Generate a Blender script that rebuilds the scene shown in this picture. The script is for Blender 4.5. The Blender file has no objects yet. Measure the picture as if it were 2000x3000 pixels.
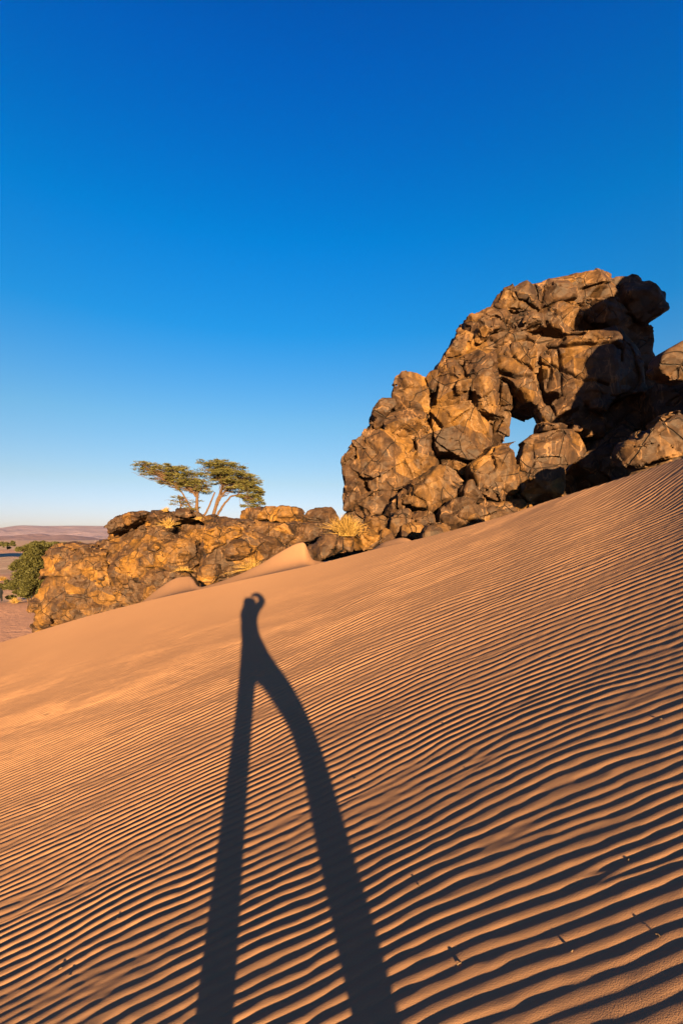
import bpy, math, random
import numpy as np
from mathutils import Vector

S = bpy.context.scene
C = S.collection
F, CX, HY = 1333.0, 1000.0, 1580.0          # focal length and horizon of the photograph, in its own pixels
H = 1.6                                     # eye height over the sand

# ------------------------------------------------------------------ camera
cam = bpy.data.cameras.new('camera')
cam.sensor_fit = 'VERTICAL'
cam.sensor_height = 36.0
cam.lens = F / 3000 * 36.0
cam.shift_y = 80 / 3000
cam.clip_start = 0.05
cam.clip_end = 60000
co = bpy.data.objects.new('camera', cam)
co.rotation_euler = (math.radians(90), 0, 0)
C.objects.link(co)
S.camera = co

# ------------------------------------------------------------------ sky and sun
SUN_EL = 7.68
SUN_AZ = 10.83                              # sun stands behind the viewer, to the right
sd = Vector((math.sin(math.radians(SUN_AZ)) * math.cos(math.radians(SUN_EL)),
             -math.cos(math.radians(SUN_AZ)) * math.cos(math.radians(SUN_EL)),
             math.sin(math.radians(SUN_EL))))
LD = -np.array(sd)                          # direction the light travels
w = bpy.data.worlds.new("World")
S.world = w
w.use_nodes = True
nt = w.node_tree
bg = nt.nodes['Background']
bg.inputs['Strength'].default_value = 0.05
sky = nt.nodes.new('ShaderNodeTexSky')
sky.sky_type = 'NISHITA'
sky.sun_disc = False
sky.sun_elevation = math.radians(SUN_EL)
sky.sun_rotation = math.radians(180 - SUN_AZ)
sky.altitude = 800
sky.air_density = 1.0
sky.dust_density = 0.6
sky.ozone_density = 1.0
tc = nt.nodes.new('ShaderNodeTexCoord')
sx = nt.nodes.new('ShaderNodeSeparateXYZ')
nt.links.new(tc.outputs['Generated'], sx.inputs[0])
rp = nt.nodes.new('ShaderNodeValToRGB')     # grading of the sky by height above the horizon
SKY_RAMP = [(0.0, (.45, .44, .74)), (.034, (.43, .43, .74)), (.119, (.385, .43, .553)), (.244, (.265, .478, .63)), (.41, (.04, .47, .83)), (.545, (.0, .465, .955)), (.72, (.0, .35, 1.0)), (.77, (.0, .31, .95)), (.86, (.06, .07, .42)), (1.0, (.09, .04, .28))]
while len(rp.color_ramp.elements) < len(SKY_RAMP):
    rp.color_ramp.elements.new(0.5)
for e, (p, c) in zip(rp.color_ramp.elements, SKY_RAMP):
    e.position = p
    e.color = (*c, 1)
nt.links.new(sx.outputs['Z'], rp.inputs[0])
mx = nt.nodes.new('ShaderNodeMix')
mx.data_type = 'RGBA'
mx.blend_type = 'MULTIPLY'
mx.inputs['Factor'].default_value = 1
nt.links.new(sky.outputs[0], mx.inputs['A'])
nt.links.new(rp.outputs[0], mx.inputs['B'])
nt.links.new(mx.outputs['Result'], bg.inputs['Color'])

sl = bpy.data.lights.new('sun', 'SUN')
sl.energy = 5.0
sl.angle = math.radians(0.53)
sl.color = (1.0, 0.74, 0.37)
so = bpy.data.objects.new('sun', sl)
so.rotation_euler = sd.to_track_quat('Z', 'Y').to_euler()
C.objects.link(so)

S.view_settings.view_transform = 'Standard'
S.view_settings.look = 'None'
S.view_settings.gamma = 1
S.view_settings.use_curve_mapping = False
S.view_settings.exposure = 2.6

# ------------------------------------------------------------------ helpers
def at(X, Y, y):
    return np.array([(X - CX) / F * y, y, (HY - Y) / F * y])

def hsh(ix, iy, iz, seed):
    h = (ix.astype(np.int64) * 374761393 + iy.astype(np.int64) * 668265263 + iz.astype(np.int64) * 2147483647 + seed * 974634599) & 0xffffffff
    h = ((h ^ (h >> 13)) * 1274126177) & 0xffffffff
    h = ((h ^ (h >> 16)) * 2246822519) & 0xffffffff
    return ((h ^ (h >> 15)) & 0xffffff).astype(np.float64) / 0xffffff

def vnoise(p, seed=0):
    """smooth value noise in -1..1, p is (n,3) or (n,2)"""
    i = np.floor(p).astype(np.int64)
    f = p - i
    f = f * f * f * (f * (f * 6 - 15) + 10)
    if p.shape[1] == 2:
        z0 = np.zeros_like(i[:, 0])
        a = hsh(i[:, 0], i[:, 1], z0, seed); b = hsh(i[:, 0] + 1, i[:, 1], z0, seed)
        c = hsh(i[:, 0], i[:, 1] + 1, z0, seed); d = hsh(i[:, 0] + 1, i[:, 1] + 1, z0, seed)
        return ((a * (1 - f[:, 0]) + b * f[:, 0]) * (1 - f[:, 1]) + (c * (1 - f[:, 0]) + d * f[:, 0]) * f[:, 1]) * 2 - 1
    r = 0
    for dx in (0, 1):
        for dy in (0, 1):
            for dz in (0, 1):
                wgt = (f[:, 0] if dx else 1 - f[:, 0]) * (f[:, 1] if dy else 1 - f[:, 1]) * (f[:, 2] if dz else 1 - f[:, 2])
                r = r + wgt * hsh(i[:, 0] + dx, i[:, 1] + dy, i[:, 2] + dz, seed)
    return r * 2 - 1

def fbm(p, oct=4, seed=0, gain=0.5):
    r, a = 0, 1.0
    for o in range(oct):
        r = r + a * vnoise(p * 2 ** o + o * 17.3, seed + o)
        a *= gain
    return r

def cells(p, seed):
    """nearest jittered cell: f1, f2, per-cell randoms and offset from the cell's centre"""
    i = np.floor(p).astype(np.int64)
    n = len(p)
    f1 = np.full(n, 9.0); f2 = np.full(n, 9.0)
    best = np.zeros((n, 3), np.int64); off = np.zeros((n, 3))
    for dx in (-1, 0, 1):
        for dy in (-1, 0, 1):
            for dz in (-1, 0, 1):
                q = i + (dx, dy, dz)
                c = np.stack([hsh(q[:, 0], q[:, 1], q[:, 2], seed + k) for k in range(3)], 1)
                v = p - q - c
                d = np.einsum('ij,ij->i', v, v)
                m = d < f1
                f2 = np.where(m, f1, np.minimum(f2, d))
                f1 = np.where(m, d, f1)
                best[m] = q[m]; off[m] = v[m]
    rnd = [hsh(best[:, 0], best[:, 1], best[:, 2], seed + 50 + k) * 2 - 1 for k in range(4)]
    return np.sqrt(f1), np.sqrt(f2), rnd, off

def mesh_obj(name, V, faces, mat, parent=None, smooth=True, loc=(0, 0, 0)):
    me = bpy.data.meshes.new(name)
    V = np.asarray(V, np.float64) - np.array(loc)
    if isinstance(faces, np.ndarray):
        k = faces.shape[1]
        me.vertices.add(len(V)); me.vertices.foreach_set('co', V.astype(np.float32).ravel())
        me.loops.add(faces.size); me.loops.foreach_set('vertex_index', faces.astype(np.int32).ravel())
        me.polygons.add(len(faces)); me.polygons.foreach_set('loop_start', np.arange(0, faces.size, k, dtype=np.int32))
        me.update(calc_edges=True)
        me.validate()
    else:
        me.from_pydata([tuple(v) for v in V], [], faces)
        me.update()
    if smooth:
        me.polygons.foreach_set('use_smooth', np.ones(len(me.polygons), bool))
    me.materials.append(mat)
    o = bpy.data.objects.new(name, me)
    o.location = loc
    C.objects.link(o)
    if parent:
        o.parent = parent
        o.location = Vector(loc) - parent.location
    return o

def empty(name, loc):
    o = bpy.data.objects.new(name, None)
    o.location = loc
    o.empty_display_size = 0.3
    C.objects.link(o)
    return o

def tag(o, label=None, cat=None, group=None, kind=None):
    if label: o['label'] = label
    if cat: o['category'] = cat
    if group: o['group'] = group
    if kind: o['kind'] = kind
    return o

# ------------------------------------------------------------------ node materials
class NM:
    def __init__(s, name, rough=0.9, spec=0.2):
        s.m = bpy.data.materials.new(name)
        s.m.use_nodes = True
        s.t = s.m.node_tree
        s.b = s.t.nodes['Principled BSDF']
        s.b.inputs['Roughness'].default_value = rough
        s.b.inputs['Specular IOR Level'].default_value = spec
    def n(s, typ, **kw):
        x = s.t.nodes.new(typ)
        for k, v in kw.items():
            setattr(x, k, v)
        return x
    def l(s, a, b):
        s.t.links.new(a, b)
    def set(s, sock, v):
        if isinstance(v, (int, float)): sock.default_value = v
        elif isinstance(v, tuple): sock.default_value = (*v, 1) if len(v) == 3 and sock.type == 'RGBA' else v
        else: s.l(v, sock)
    def math(s, op, a, b=None, clamp=False):
        x = s.n('ShaderNodeMath', operation=op)
        x.use_clamp = clamp
        s.set(x.inputs[0], a)
        if b is not None: s.set(x.inputs[1], b)
        return x.outputs[0]
    def vmul(s, v, k):
        x = s.n('ShaderNodeVectorMath', operation='MULTIPLY')
        s.l(v, x.inputs[0]); x.inputs[1].default_value = k
        return x.outputs[0]
    def noise(s, vec, scale, detail=4, rough=0.55, dist=0.0, out='Fac'):
        x = s.n('ShaderNodeTexNoise')
        s.l(vec, x.inputs['Vector'])
        x.inputs['Scale'].default_value = scale; x.inputs['Detail'].default_value = detail
        x.inputs['Roughness'].default_value = rough; x.inputs['Distortion'].default_value = dist
        return x.outputs[out]
    def ramp(s, fac, lo, hi, a=0.0, b=1.0):
        x = s.n('ShaderNodeMapRange')
        x.interpolation_type = 'SMOOTHSTEP'
        s.set(x.inputs[0], fac)
        for k, v in zip((1, 2, 3, 4), (lo, hi, a, b)): s.set(x.inputs[k], v)
        return x.outputs[0]
    def mix(s, f, a, b, blend='MIX'):
        x = s.n('ShaderNodeMix', data_type='RGBA', blend_type=blend)
        s.set(x.inputs['Factor'], f); s.set(x.inputs['A'], a); s.set(x.inputs['B'], b)
        return x.outputs['Result']
    def pos(s):
        return s.n('ShaderNodeNewGeometry').outputs['Position']
    def bump(s, h, strength, dist, normal=None):
        x = s.n('ShaderNodeBump')
        x.inputs['Strength'].default_value = strength; x.inputs['Distance'].default_value = dist
        s.l(h, x.inputs['Height'])
        if normal is not None: s.l(normal, x.inputs['Normal'])
        return x.outputs[0]

def sand_material():
    a = NM('sand', 0.95, 0.05)
    p = a.pos()
    n1 = a.noise(p, 0.35, 3)
    n2 = a.noise(p, 260, 2, 0.7)
    n3 = a.noise(p, 9, 3)
    c = a.mix(a.ramp(n1, 0.3, 0.7), (0.285, 0.142, 0.076), (0.31, 0.156, 0.083))
    c = a.mix(a.ramp(n2, 0.35, 0.75), a.mix(0.12, c, (0.1, 0.05, 0.03)), c)
    c = a.mix(a.math('MULTIPLY', a.ramp(n3, 0.45, 0.8), 0.12), c, (0.22, 0.12, 0.06))
    a.l(c, a.b.inputs['Base Color'])
    a.l(a.bump(n2, 0.3, 0.004), a.b.inputs['Normal'])
    return a.m

def rock_material(name, dark, mid, pale, ochre, veins=0.8, scale=1.0, strata=0.0):
    a = NM(name, 0.72, 0.25)
    p = a.pos()
    at_ = a.n('ShaderNodeAttribute', attribute_type='OBJECT', attribute_name='ochre')
    oc = at_.outputs['Fac']
    wob = a.noise(p, 0.7 * scale, 3, out='Color')
    wv = a.n('ShaderNodeVectorMath', operation='MULTIPLY_ADD')
    a.l(wob, wv.inputs[0]); wv.inputs[1].default_value = (1.2, 1.2, 1.2); a.l(p, wv.inputs[2])
    pw = wv.outputs[0]
    wv2 = a.n('ShaderNodeVectorMath', operation='MULTIPLY_ADD')
    a.l(wob, wv2.inputs[0]); wv2.inputs[1].default_value = (.22, .22, .22); a.l(p, wv2.inputs[2])
    ps = wv2.outputs[0]
    n_big = a.noise(p, 0.36 * scale, 5, 0.62)
    n_mid = a.noise(pw, 1.4 * scale, 6, 0.62)
    n_fin = a.noise(p, 9 * scale, 5, 0.65)
    streak = a.noise(a.vmul(pw, (1, 1, 0.22)), 2.2 * scale, 5, 0.6)
    c = a.mix(a.ramp(n_mid, 0.32, 0.66), dark, mid)
    c = a.mix(a.math('MULTIPLY', a.ramp(streak, 0.5, 0.75), 0.55), c, pale)
    # fresh, unvarnished faces
    fc = a.n('ShaderNodeTexVoronoi', feature='F1')
    a.l(a.vmul(ps, (1, 1, 1.35)), fc.inputs['Vector']); fc.inputs['Scale'].default_value = 0.6 * scale
    fs = a.n('ShaderNodeSeparateColor'); a.l(fc.outputs['Color'], fs.inputs[0])
    m = a.math('ADD', a.math('MULTIPLY', n_big, 0.55), a.math('ADD', a.math('MULTIPLY', n_mid, 0.25), a.math('MULTIPLY', fs.outputs[0], 0.28)))
    m = a.math('ADD', m, a.math('MULTIPLY', oc, 0.36))
    m = a.math('MULTIPLY', a.ramp(m, 0.62, 0.9), 0.75)
    och2 = a.mix(a.ramp(streak, 0.35, 0.65), ochre, tuple(min(1, v * 1.5) for v in ochre))
    c = a.mix(m, c, och2)
    # pale quartz veins
    vo = a.n('ShaderNodeTexVoronoi', feature='DISTANCE_TO_EDGE')
    a.l(a.vmul(pw, (1, 1, 0.6)), vo.inputs['Vector']); vo.inputs['Scale'].default_value = 0.55 * scale
    vm = a.math('MULTIPLY', a.ramp(vo.outputs['Distance'], 0.004, 0.022, 1, 0), a.ramp(a.noise(p, 0.9, 2), 0.48, 0.62))
    c = a.mix(a.math('MULTIPLY', vm, veins), c, tuple(min(1, v * 1.6) for v in pale))
    for k_, (st_, sc_, th_) in enumerate((((1, 1, .18), 1.1, .011), ((.5, .5, .5), 1.0, .007))):
        vn_ = a.noise(a.vmul(ps, st_), sc_, 3, 0.5)
        ln_ = a.ramp(a.math('ABSOLUTE', a.math('SUBTRACT', vn_, 0.5)), th_ * .4, th_, 1, 0)
        ln_ = a.math('MULTIPLY', ln_, a.ramp(a.noise(p, 0.8 + k_, 2), 0.47, 0.6))
        c = a.mix(a.math('MULTIPLY', ln_, veins * 0.8), c, tuple(min(1, v * 1.5) for v in pale))
    # dark varnish stains running down the faces
    dv_ = a.noise(a.vmul(ps, (1, 1, .3)), 0.8 * scale, 5, 0.6)
    c = a.mix(a.math('MULTIPLY', a.ramp(dv_, 0.5, 0.66), 0.6), c, dark)
    # dark joints
    vj = a.n('ShaderNodeTexVoronoi', feature='DISTANCE_TO_EDGE')
    a.l(a.vmul(ps, (1, 1, .75)), vj.inputs['Vector']); vj.inputs['Scale'].default_value = 0.5 * scale
    jm = a.math('MULTIPLY', a.ramp(vj.outputs['Distance'], 0.0, 0.013, 1, 0), a.ramp(a.noise(p, 0.6, 2), 0.4, 0.5))
    c = a.mix(a.math('MULTIPLY', jm, 0.75), c, tuple(v * 0.45 for v in dark))
    c = a.mix(a.ramp(n_fin, 0.3, 0.7), a.mix(0.3, c, (0.006, 0.004, 0.003)), c)
    a.l(c, a.b.inputs['Base Color'])
    hgt = a.math('ADD', a.math('MULTIPLY', n_mid, 0.35), a.math('ADD', a.math('MULTIPLY', n_fin, 0.14), a.math('MULTIPLY', streak, 0.3)))
    hgt = a.math('SUBTRACT', hgt, a.math('MULTIPLY', jm, 0.8))
    if strata:
        st = a.noise(a.vmul(pw, (0.15, 0.15, 2.2)), 1.3, 4, 0.6)
        hgt = a.math('ADD', hgt, a.math('MULTIPLY', st, strata))
    # flat fracture facets: each cell of the pattern is a plane with a tilt of its own
    def chips(sc, amt):
        q = a.n('ShaderNodeTexVoronoi', feature='F1')
        a.l(a.vmul(ps, (1, 1, 1.35)), q.inputs['Vector']); q.inputs['Scale'].default_value = sc
        df = a.n('ShaderNodeVectorMath', operation='SUBTRACT')
        a.l(a.vmul(ps, (1, 1, 1.35)), df.inputs[0]); a.l(q.outputs['Position'], df.inputs[1])
        cc = a.n('ShaderNodeVectorMath', operation='SUBTRACT')
        a.l(q.outputs['Color'], cc.inputs[0]); cc.inputs[1].default_value = (.5, .5, .5)
        dt = a.n('ShaderNodeVectorMath', operation='DOT_PRODUCT')
        a.l(df.outputs[0], dt.inputs[0]); a.l(cc.outputs[0], dt.inputs[1])
        return a.math('MULTIPLY', dt.outputs['Value'], amt)
    hgt = a.math('ADD', a.math('MULTIPLY', hgt, 0.13), a.math('ADD', chips(0.6 * scale, 0.7), chips(1.9 * scale, 0.65)))
    a.l(a.bump(hgt, 0.9, 1.0), a.b.inputs['Normal'])
    return a.m

def plain_mat(name, col, rough=0.9, var=0.25, scale=6.0):
    a = NM(name, rough, 0.2)
    n = a.noise(a.pos(), scale, 4)
    c = a.mix(a.ramp(n, 0.3, 0.7), tuple(v * (1 - var) for v in col), tuple(min(1, v * (1 + var)) for v in col))
    a.l(c, a.b.inputs['Base Color'])
    return a.m

def leaf_mat(name, c1, c2):
    a = NM(name, 0.7, 0.2)
    n = a.noise(a.pos(), 2.3, 3)
    n2 = a.noise(a.pos(), 23, 2)
    c = a.mix(a.ramp(n, 0.35, 0.65), c1, c2)
    c = a.mix(a.ramp(n2, 0.4, 0.75), c, tuple(v * 1.5 for v in c2))
    a.l(c, a.b.inputs['Base Color'])
    return a.m

M_SAND = sand_material()
M_ARCH = rock_material('varnished_rock', (0.021, 0.0088, 0.0043), (0.050, 0.0213, 0.0083), (0.11, 0.052, 0.021), (0.128, 0.055, 0.0082))
M_RIDGE = rock_material('ridge_rock', (0.022, 0.0092, 0.0044), (0.052, 0.0218, 0.0083), (0.12, 0.055, 0.019), (0.165, 0.07, 0.0085), 0.5, 1.6, 0.5)

# ------------------------------------------------------------------ the dune
PX = [(0, 1), (0, 2), (0, 3), (0, 4), (1, 0), (1, 1), (1, 2), (1, 3), (2, 0), (2, 1), (2, 2), (3, 0), (3, 1), (4, 0)]
PC = [-1.35387008e-02, 6.77123381e-03, 8.25148703e-04, -4.09302415e-05, 4.15140824e-01, -1.78158223e-02, 2.04932943e-03, -1.34793516e-04, 9.49332846e-03, 1.73959235e-03, -2.08826380e-04, 2.12087008e-03, -6.45540608e-05, 8.62527022e-05]
EDGE = np.array([[-500, 2030], [-300, 1960], [0, 1884], [250, 1806], [500, 1743], [585, 1728], [712, 1698], [800, 1680], [900, 1659], [1000, 1636],
                 [1100, 1606], [1213, 1584], [1300, 1560], [1480, 1512], [1600, 1468], [1800, 1408], [2000, 1340], [2200, 1275], [2500, 1190]], float)
DRIFT = np.array([[-500, 2100], [0, 1930], [380, 1795], [455, 1731], [500, 1700], [522, 1690], [565, 1687], [572, 1705], [585, 1722], [655, 1700], [712, 1677],
                  [763, 1652], [829, 1611], [862, 1594], [892, 1585], [898, 1592], [903, 1614], [910, 1640], [960, 1648], [1037, 1634], [1090, 1610], [1120, 1589],
                  [1171, 1575], [1192, 1576], [1213, 1589], [1250, 1590], [1300, 1585], [1480, 1540], [2000, 1400], [2500, 1300]], float)

def sstep(x):
    x = np.clip(x, 0, 1)
    return x * x * (3 - 2 * x)

def smooth_line(pts, sig):
    xs = np.arange(-600, 2600, 4.0)
    ys = np.interp(xs, pts[:, 0], pts[:, 1])
    k = np.exp(-0.5 * (np.arange(-60, 61) * 4.0 / sig) ** 2); k /= k.sum()
    return xs, np.convolve(np.pad(ys, 60, mode='edge'), k, mode='valid')
EX, EY = smooth_line(EDGE, 60)
DX, DY = smooth_line(DRIFT, 6)

def poly(x, y):
    return -H + sum(c * x ** i * y ** j for c, (i, j) in zip(PC, PX))

def brink(t):
    return 11.2 - 2.6 * t - 3.3 * np.clip(t, 0, 2) ** 1.5

def dune_z(x, y):
    yy = np.maximum(y, 0.3)
    t = np.clip(x / yy, -1.15, 1.15)
    xl = np.clip(x, -14, 9); yl = np.clip(y, 0, 13.5)
    base = poly(xl, yl) + (x - xl) * 0.25 + 0.07 * np.minimum(y, 0) - 0.55 * sstep((x - 2.3) / 3.2) * sstep((2.8 - y) / 3.0)
    X = CX + F * t
    yb = np.maximum(brink(t), 4.0)
    e = (HY - np.interp(X, EX, EY)) / F
    e2 = (HY - np.interp(X, DX, DY)) / F
    y2 = np.interp(X, [-500, 560, 585, 1300, 1500], [17, 16.0, 14.3, 13.5, 12])
    s = yy / yb
    # the fitted face, eased onto the observed skyline of the dune
    face = base + sstep((s - 0.35) / 0.65) * (e * yb - poly(np.clip(t * yb, -14, 9), yb))
    # beyond the brink: a gentle saddle to the drifts banked against the rocks, then down
    q = (yy - yb) / (y2 - yb)
    E = e - 0.006 * np.sin(np.pi * np.clip(q, 0, 1)) ** 2 + (e2 - e) * np.clip(q, 0, 1) ** 1.6
    sad = E * yy
    over = np.maximum(yy - y2, 0)
    sad = sad - 0.35 * over - 0.01 * over ** 2
    z = np.where(yy < yb, face, sad)
    out = np.abs(x / yy)
    zo = base - 0.2 * np.maximum(yy - yb, 0)
    z = np.where(y < 0.3, base, z)
    k = sstep((out - 1.0) / 0.7) * (y > 0.3)
    z = z * (1 - k) + zo * k
    wd = x - 0.78 * np.maximum(y, 0) - 0.35          # beyond the right edge of the picture the bank eases off
    z = z - 0.3 * 0.5 * (wd + np.sqrt(wd * wd + 0.03)) * sstep((x + .2) / .8)
    top = 4.2
    z = np.where(z > top - 1.2, top - 1.2 * np.exp(-(z - top + 1.2) / 1.2), z)
    return np.maximum(z, -14)

def ripples(x, y):
    sh = x.shape
    x = x.ravel(); y = y.ravel()
    P = np.stack([x, y], 1)
    xn = 0.5 * (x - np.sqrt(x * x + 0.3))
    u = y - 0.09 * x - xn * 0.07 * np.clip(y, 0, 9) + 0.055 * np.clip(x, 0, 4) ** 2 + 0.07 * vnoise(P * (0.25, 0.4), 3) + 0.045 * vnoise(P * (0.9, 0.8), 4) + 0.018 * vnoise(P * (2.6, 3.5), 5) + 0.006 * vnoise(P * (6, 9), 15)
    u = np.maximum(u, 0.3)
    un = np.minimum(u, 4.5); uf = np.maximum(u - 4.5, 0)
    lam = 0.036 + 0.0165 * un + 0.004 * uf
    ph = np.log(0.036 + 0.0165 * un) / 0.0165 + np.log((0.11025 + 0.004 * uf) / 0.11025) / 0.004
    ph2 = ph * 1.17 + 0.8 * vnoise(P * (0.8, 1.5), 6)
    m = sstep((vnoise(P * (0.6, 2.2) + 40, 7) + 0.5 * vnoise(P * (1.7, 6.0), 8)) * 2.4 + 0.5)
    def prof(f):
        s = np.sin(2 * np.pi * f)
        return s + 0.16 * np.cos(4 * np.pi * f)
    h = prof(ph) * m + prof(ph2) * (1 - m)
    h = h * (0.85 + 0.5 * vnoise(P * (0.8, 2.4), 9) + 0.35 * vnoise(P * (3.0, 11.0), 10))
    t = x / np.maximum(y, 0.3)
    amp = np.interp(y, [0, 2, 3, 4.5, 6.5, 8.5, 11], [0.028, 0.030, 0.034, 0.039, 0.038, 0.024, 0.006])
    ampr = np.interp(y, [0, 3, 6, 9, 11], [0.023, 0.031, 0.037, 0.032, 0.02])
    k = sstep((t - 0.05) / 0.4)
    amp = amp * (1 - k) + ampr * k
    amp = amp * (1 + 0.3 * sstep((-t - 0.05) / 0.4) * sstep((4.5 - y) / 2.5))
    # on the far left the ripples break up into patches
    pk = sstep((-t - 0.25) / 0.3) * sstep((y - 3.2) / 2.0)
    pat = 0.8 + 0.4 * sstep(vnoise(P * (0.9, 1.3), 11) * 1.6 + 0.35)
    amp = amp * (1 - pk + pk * pat)
    amp = amp * (1 - sstep((np.abs(t) - 0.95) / 0.33))
    z = h * amp * lam
    z = z + 0.006 * np.interp(y, [0, 4, 8], [1, .8, .3]) * vnoise(P * (0.7, 1.2), 12) + 0.0012 * vnoise(P * (14, 30), 13) * (amp / 0.036)
    return z.reshape(sh)

def build_dune():
    ys = [0.72]
    while ys[-1] < 13.2:
        ys.append(ys[-1] + 0.0032 + 0.00085 * ys[-1])
    while ys[-1] < 30:
        ys.append(ys[-1] + 0.06 + 0.01 * (ys[-1] - 13))
    ys = np.array(ys)
    ts = np.linspace(-1.3, 1.3, 780)
    T, Y = np.meshgrid(ts, ys)
    X = T * Y
    Z = dune_z(X, Y) + ripples(X, Y)
    V = np.stack([X, Y, Z], -1).reshape(-1, 3)
    ny, nx = Y.shape
    i = np.arange(ny * nx).reshape(ny, nx)
    Fc = np.stack([i[:-1, :-1], i[:-1, 1:], i[1:, 1:], i[1:, :-1]], -1).reshape(-1, 4)
    # the rest of the dune, coarser, tucked just under the edge of the fine part
    gx = np.concatenate([np.arange(-60, -12, 2.0), np.arange(-12, 12, 0.25), np.arange(12, 60, 2.0)])
    gy = np.concatenate([np.arange(-60, -6, 2.0), np.arange(-6, 14, 0.25), np.arange(14, 44, 1.0)])
    GX, GY = np.meshgrid(gx, gy)
    GZ = dune_z(GX, GY) - 0.02
    inside = (np.abs(GX) < 1.25 * GY - 0.1) & (GY > 1.0) & (GY < 29)
    V2 = np.stack([GX, GY, GZ], -1).reshape(-1, 3)
    j = np.arange(GX.size).reshape(GX.shape) + len(V)
    keep = ~(inside[:-1, :-1] & inside[:-1, 1:] & inside[1:, 1:] & inside[1:, :-1])
    F2 = np.stack([j[:-1, :-1], j[:-1, 1:], j[1:, 1:], j[1:, :-1]], -1)[keep]
    o = mesh_obj('sand_dune', np.concatenate([V, V2]), np.concatenate([Fc, F2]), M_SAND)
    tag(o, 'smooth orange sand dune covered in fine wind ripples', 'dune', kind='structure')
build_dune()

# ------------------------------------------------------------------ plain and far hills
ZP = -8.0
def build_plain():
    r = np.concatenate([[0.5], np.geomspace(5, 11500, 110)])
    a = np.linspace(0, 2 * np.pi, 241)[:-1]
    R, A = np.meshgrid(r, a, indexing='ij')
    X, Y = R * np.sin(A), R * np.cos(A)
    P = np.stack([X.ravel(), Y.ravel()], 1)
    Z = ZP + 0.35 * vnoise(P / 9, 21) * np.clip(P[:, 1] / 40, 0, 1) + 0.9 * vnoise(P / 70, 22) * np.clip((R.ravel() - 60) / 100, 0, 1)
    Z = Z - 0.9 * np.clip((R.ravel() - 60) / 100, 0, 1)
    n, m = R.shape
    i = np.arange(n * m).reshape(n, m)
    i2 = np.roll(i, -1, 1)
    Fc = np.stack([i[:-1], i2[:-1], i2[1:], i[1:]], -1).reshape(-1, 4)[:, ::-1]
    a = NM('plain_ground', 0.95, 0.05)
    p = a.pos()
    n1 = a.noise(a.vmul(p, (1, 0.35, 1)), 0.12, 5, 0.6)
    n2 = a.noise(p, 1.5, 5, 0.7)
    n3 = a.noise(a.vmul(p, (1, 0.25, 1)), 0.02, 4, 0.6)
    c = a.mix(a.ramp(n1, 0.35, 0.65), (0.33, 0.2, 0.135), (0.5, 0.32, 0.215))
    c = a.mix(a.ramp(n2, 0.55, 0.7), c, (0.2, 0.11, 0.08))
    c = a.mix(a.ramp(n3, 0.5, 0.62), c, (0.4, 0.2, 0.13))
    a.l(c, a.b.inputs['Base Color'])
    a.l(a.bump(n2, 0.6, 0.3), a.b.inputs['Normal'])
    o = mesh_obj('ground', np.stack([P[:, 0], P[:, 1], Z], 1), Fc, a.m)
    tag(o, 'flat stony desert plain below the dune', 'ground', kind='structure')
build_plain()

def build_hills(name, label, d, pts, depth, col1, col2, seed):
    pts = np.array(pts, float)
    xs = np.linspace(-1.6, 1.6, 420) * d
    yo = np.linspace(-1, 1, 41) * depth
    X, O = np.meshgrid(xs, yo)
    Xp = CX + F * X / d
    top = (HY - np.interp(Xp, pts[:, 0], pts[:, 1])) / F * d - ZP
    P = np.stack([X.ravel() / (depth * 0.5), O.ravel() / (depth * 0.8)], 1)
    g = fbm(P, 5, seed).reshape(X.shape)
    rid = fbm(P * (2.2, 0.7) + 9, 4, seed + 9).reshape(X.shape)
    f = np.clip(1 - np.abs(O / depth) ** 1.25, 0, 1)
    Zr = top * f * (1 + 0.35 * (1 - f) * (g + 0.8 * np.abs(rid)))
    Z = ZP - 3 + Zr + 3 * f
    n, m = X.shape
    i = np.arange(n * m).reshape(n, m)
    Fc = np.stack([i[:-1, :-1], i[:-1, 1:], i[1:, 1:], i[1:, :-1]], -1).reshape(-1, 4)
    a = NM(name, 0.95, 0.05)
    p = a.pos()
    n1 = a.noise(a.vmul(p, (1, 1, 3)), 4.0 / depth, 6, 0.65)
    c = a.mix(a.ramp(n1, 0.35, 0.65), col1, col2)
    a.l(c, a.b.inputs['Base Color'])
    a.l(a.bump(n1, 0.8, depth * 0.06), a.b.inputs['Normal'])
    o = mesh_obj(name, np.stack([X, O + d, Z], -1).reshape(-1, 3), Fc, a.m)
    tag(o, label, 'hills', kind='structure')
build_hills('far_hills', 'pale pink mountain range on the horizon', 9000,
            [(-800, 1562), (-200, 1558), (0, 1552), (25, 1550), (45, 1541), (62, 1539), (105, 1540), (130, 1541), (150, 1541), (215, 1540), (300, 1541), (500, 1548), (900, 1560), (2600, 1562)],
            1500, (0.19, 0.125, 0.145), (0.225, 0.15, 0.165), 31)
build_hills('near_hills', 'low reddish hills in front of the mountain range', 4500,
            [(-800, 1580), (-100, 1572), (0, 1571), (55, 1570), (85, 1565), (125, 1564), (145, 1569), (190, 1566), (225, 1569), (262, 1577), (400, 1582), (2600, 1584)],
            500, (0.15, 0.09, 0.095), (0.21, 0.125, 0.125), 41)

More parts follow.
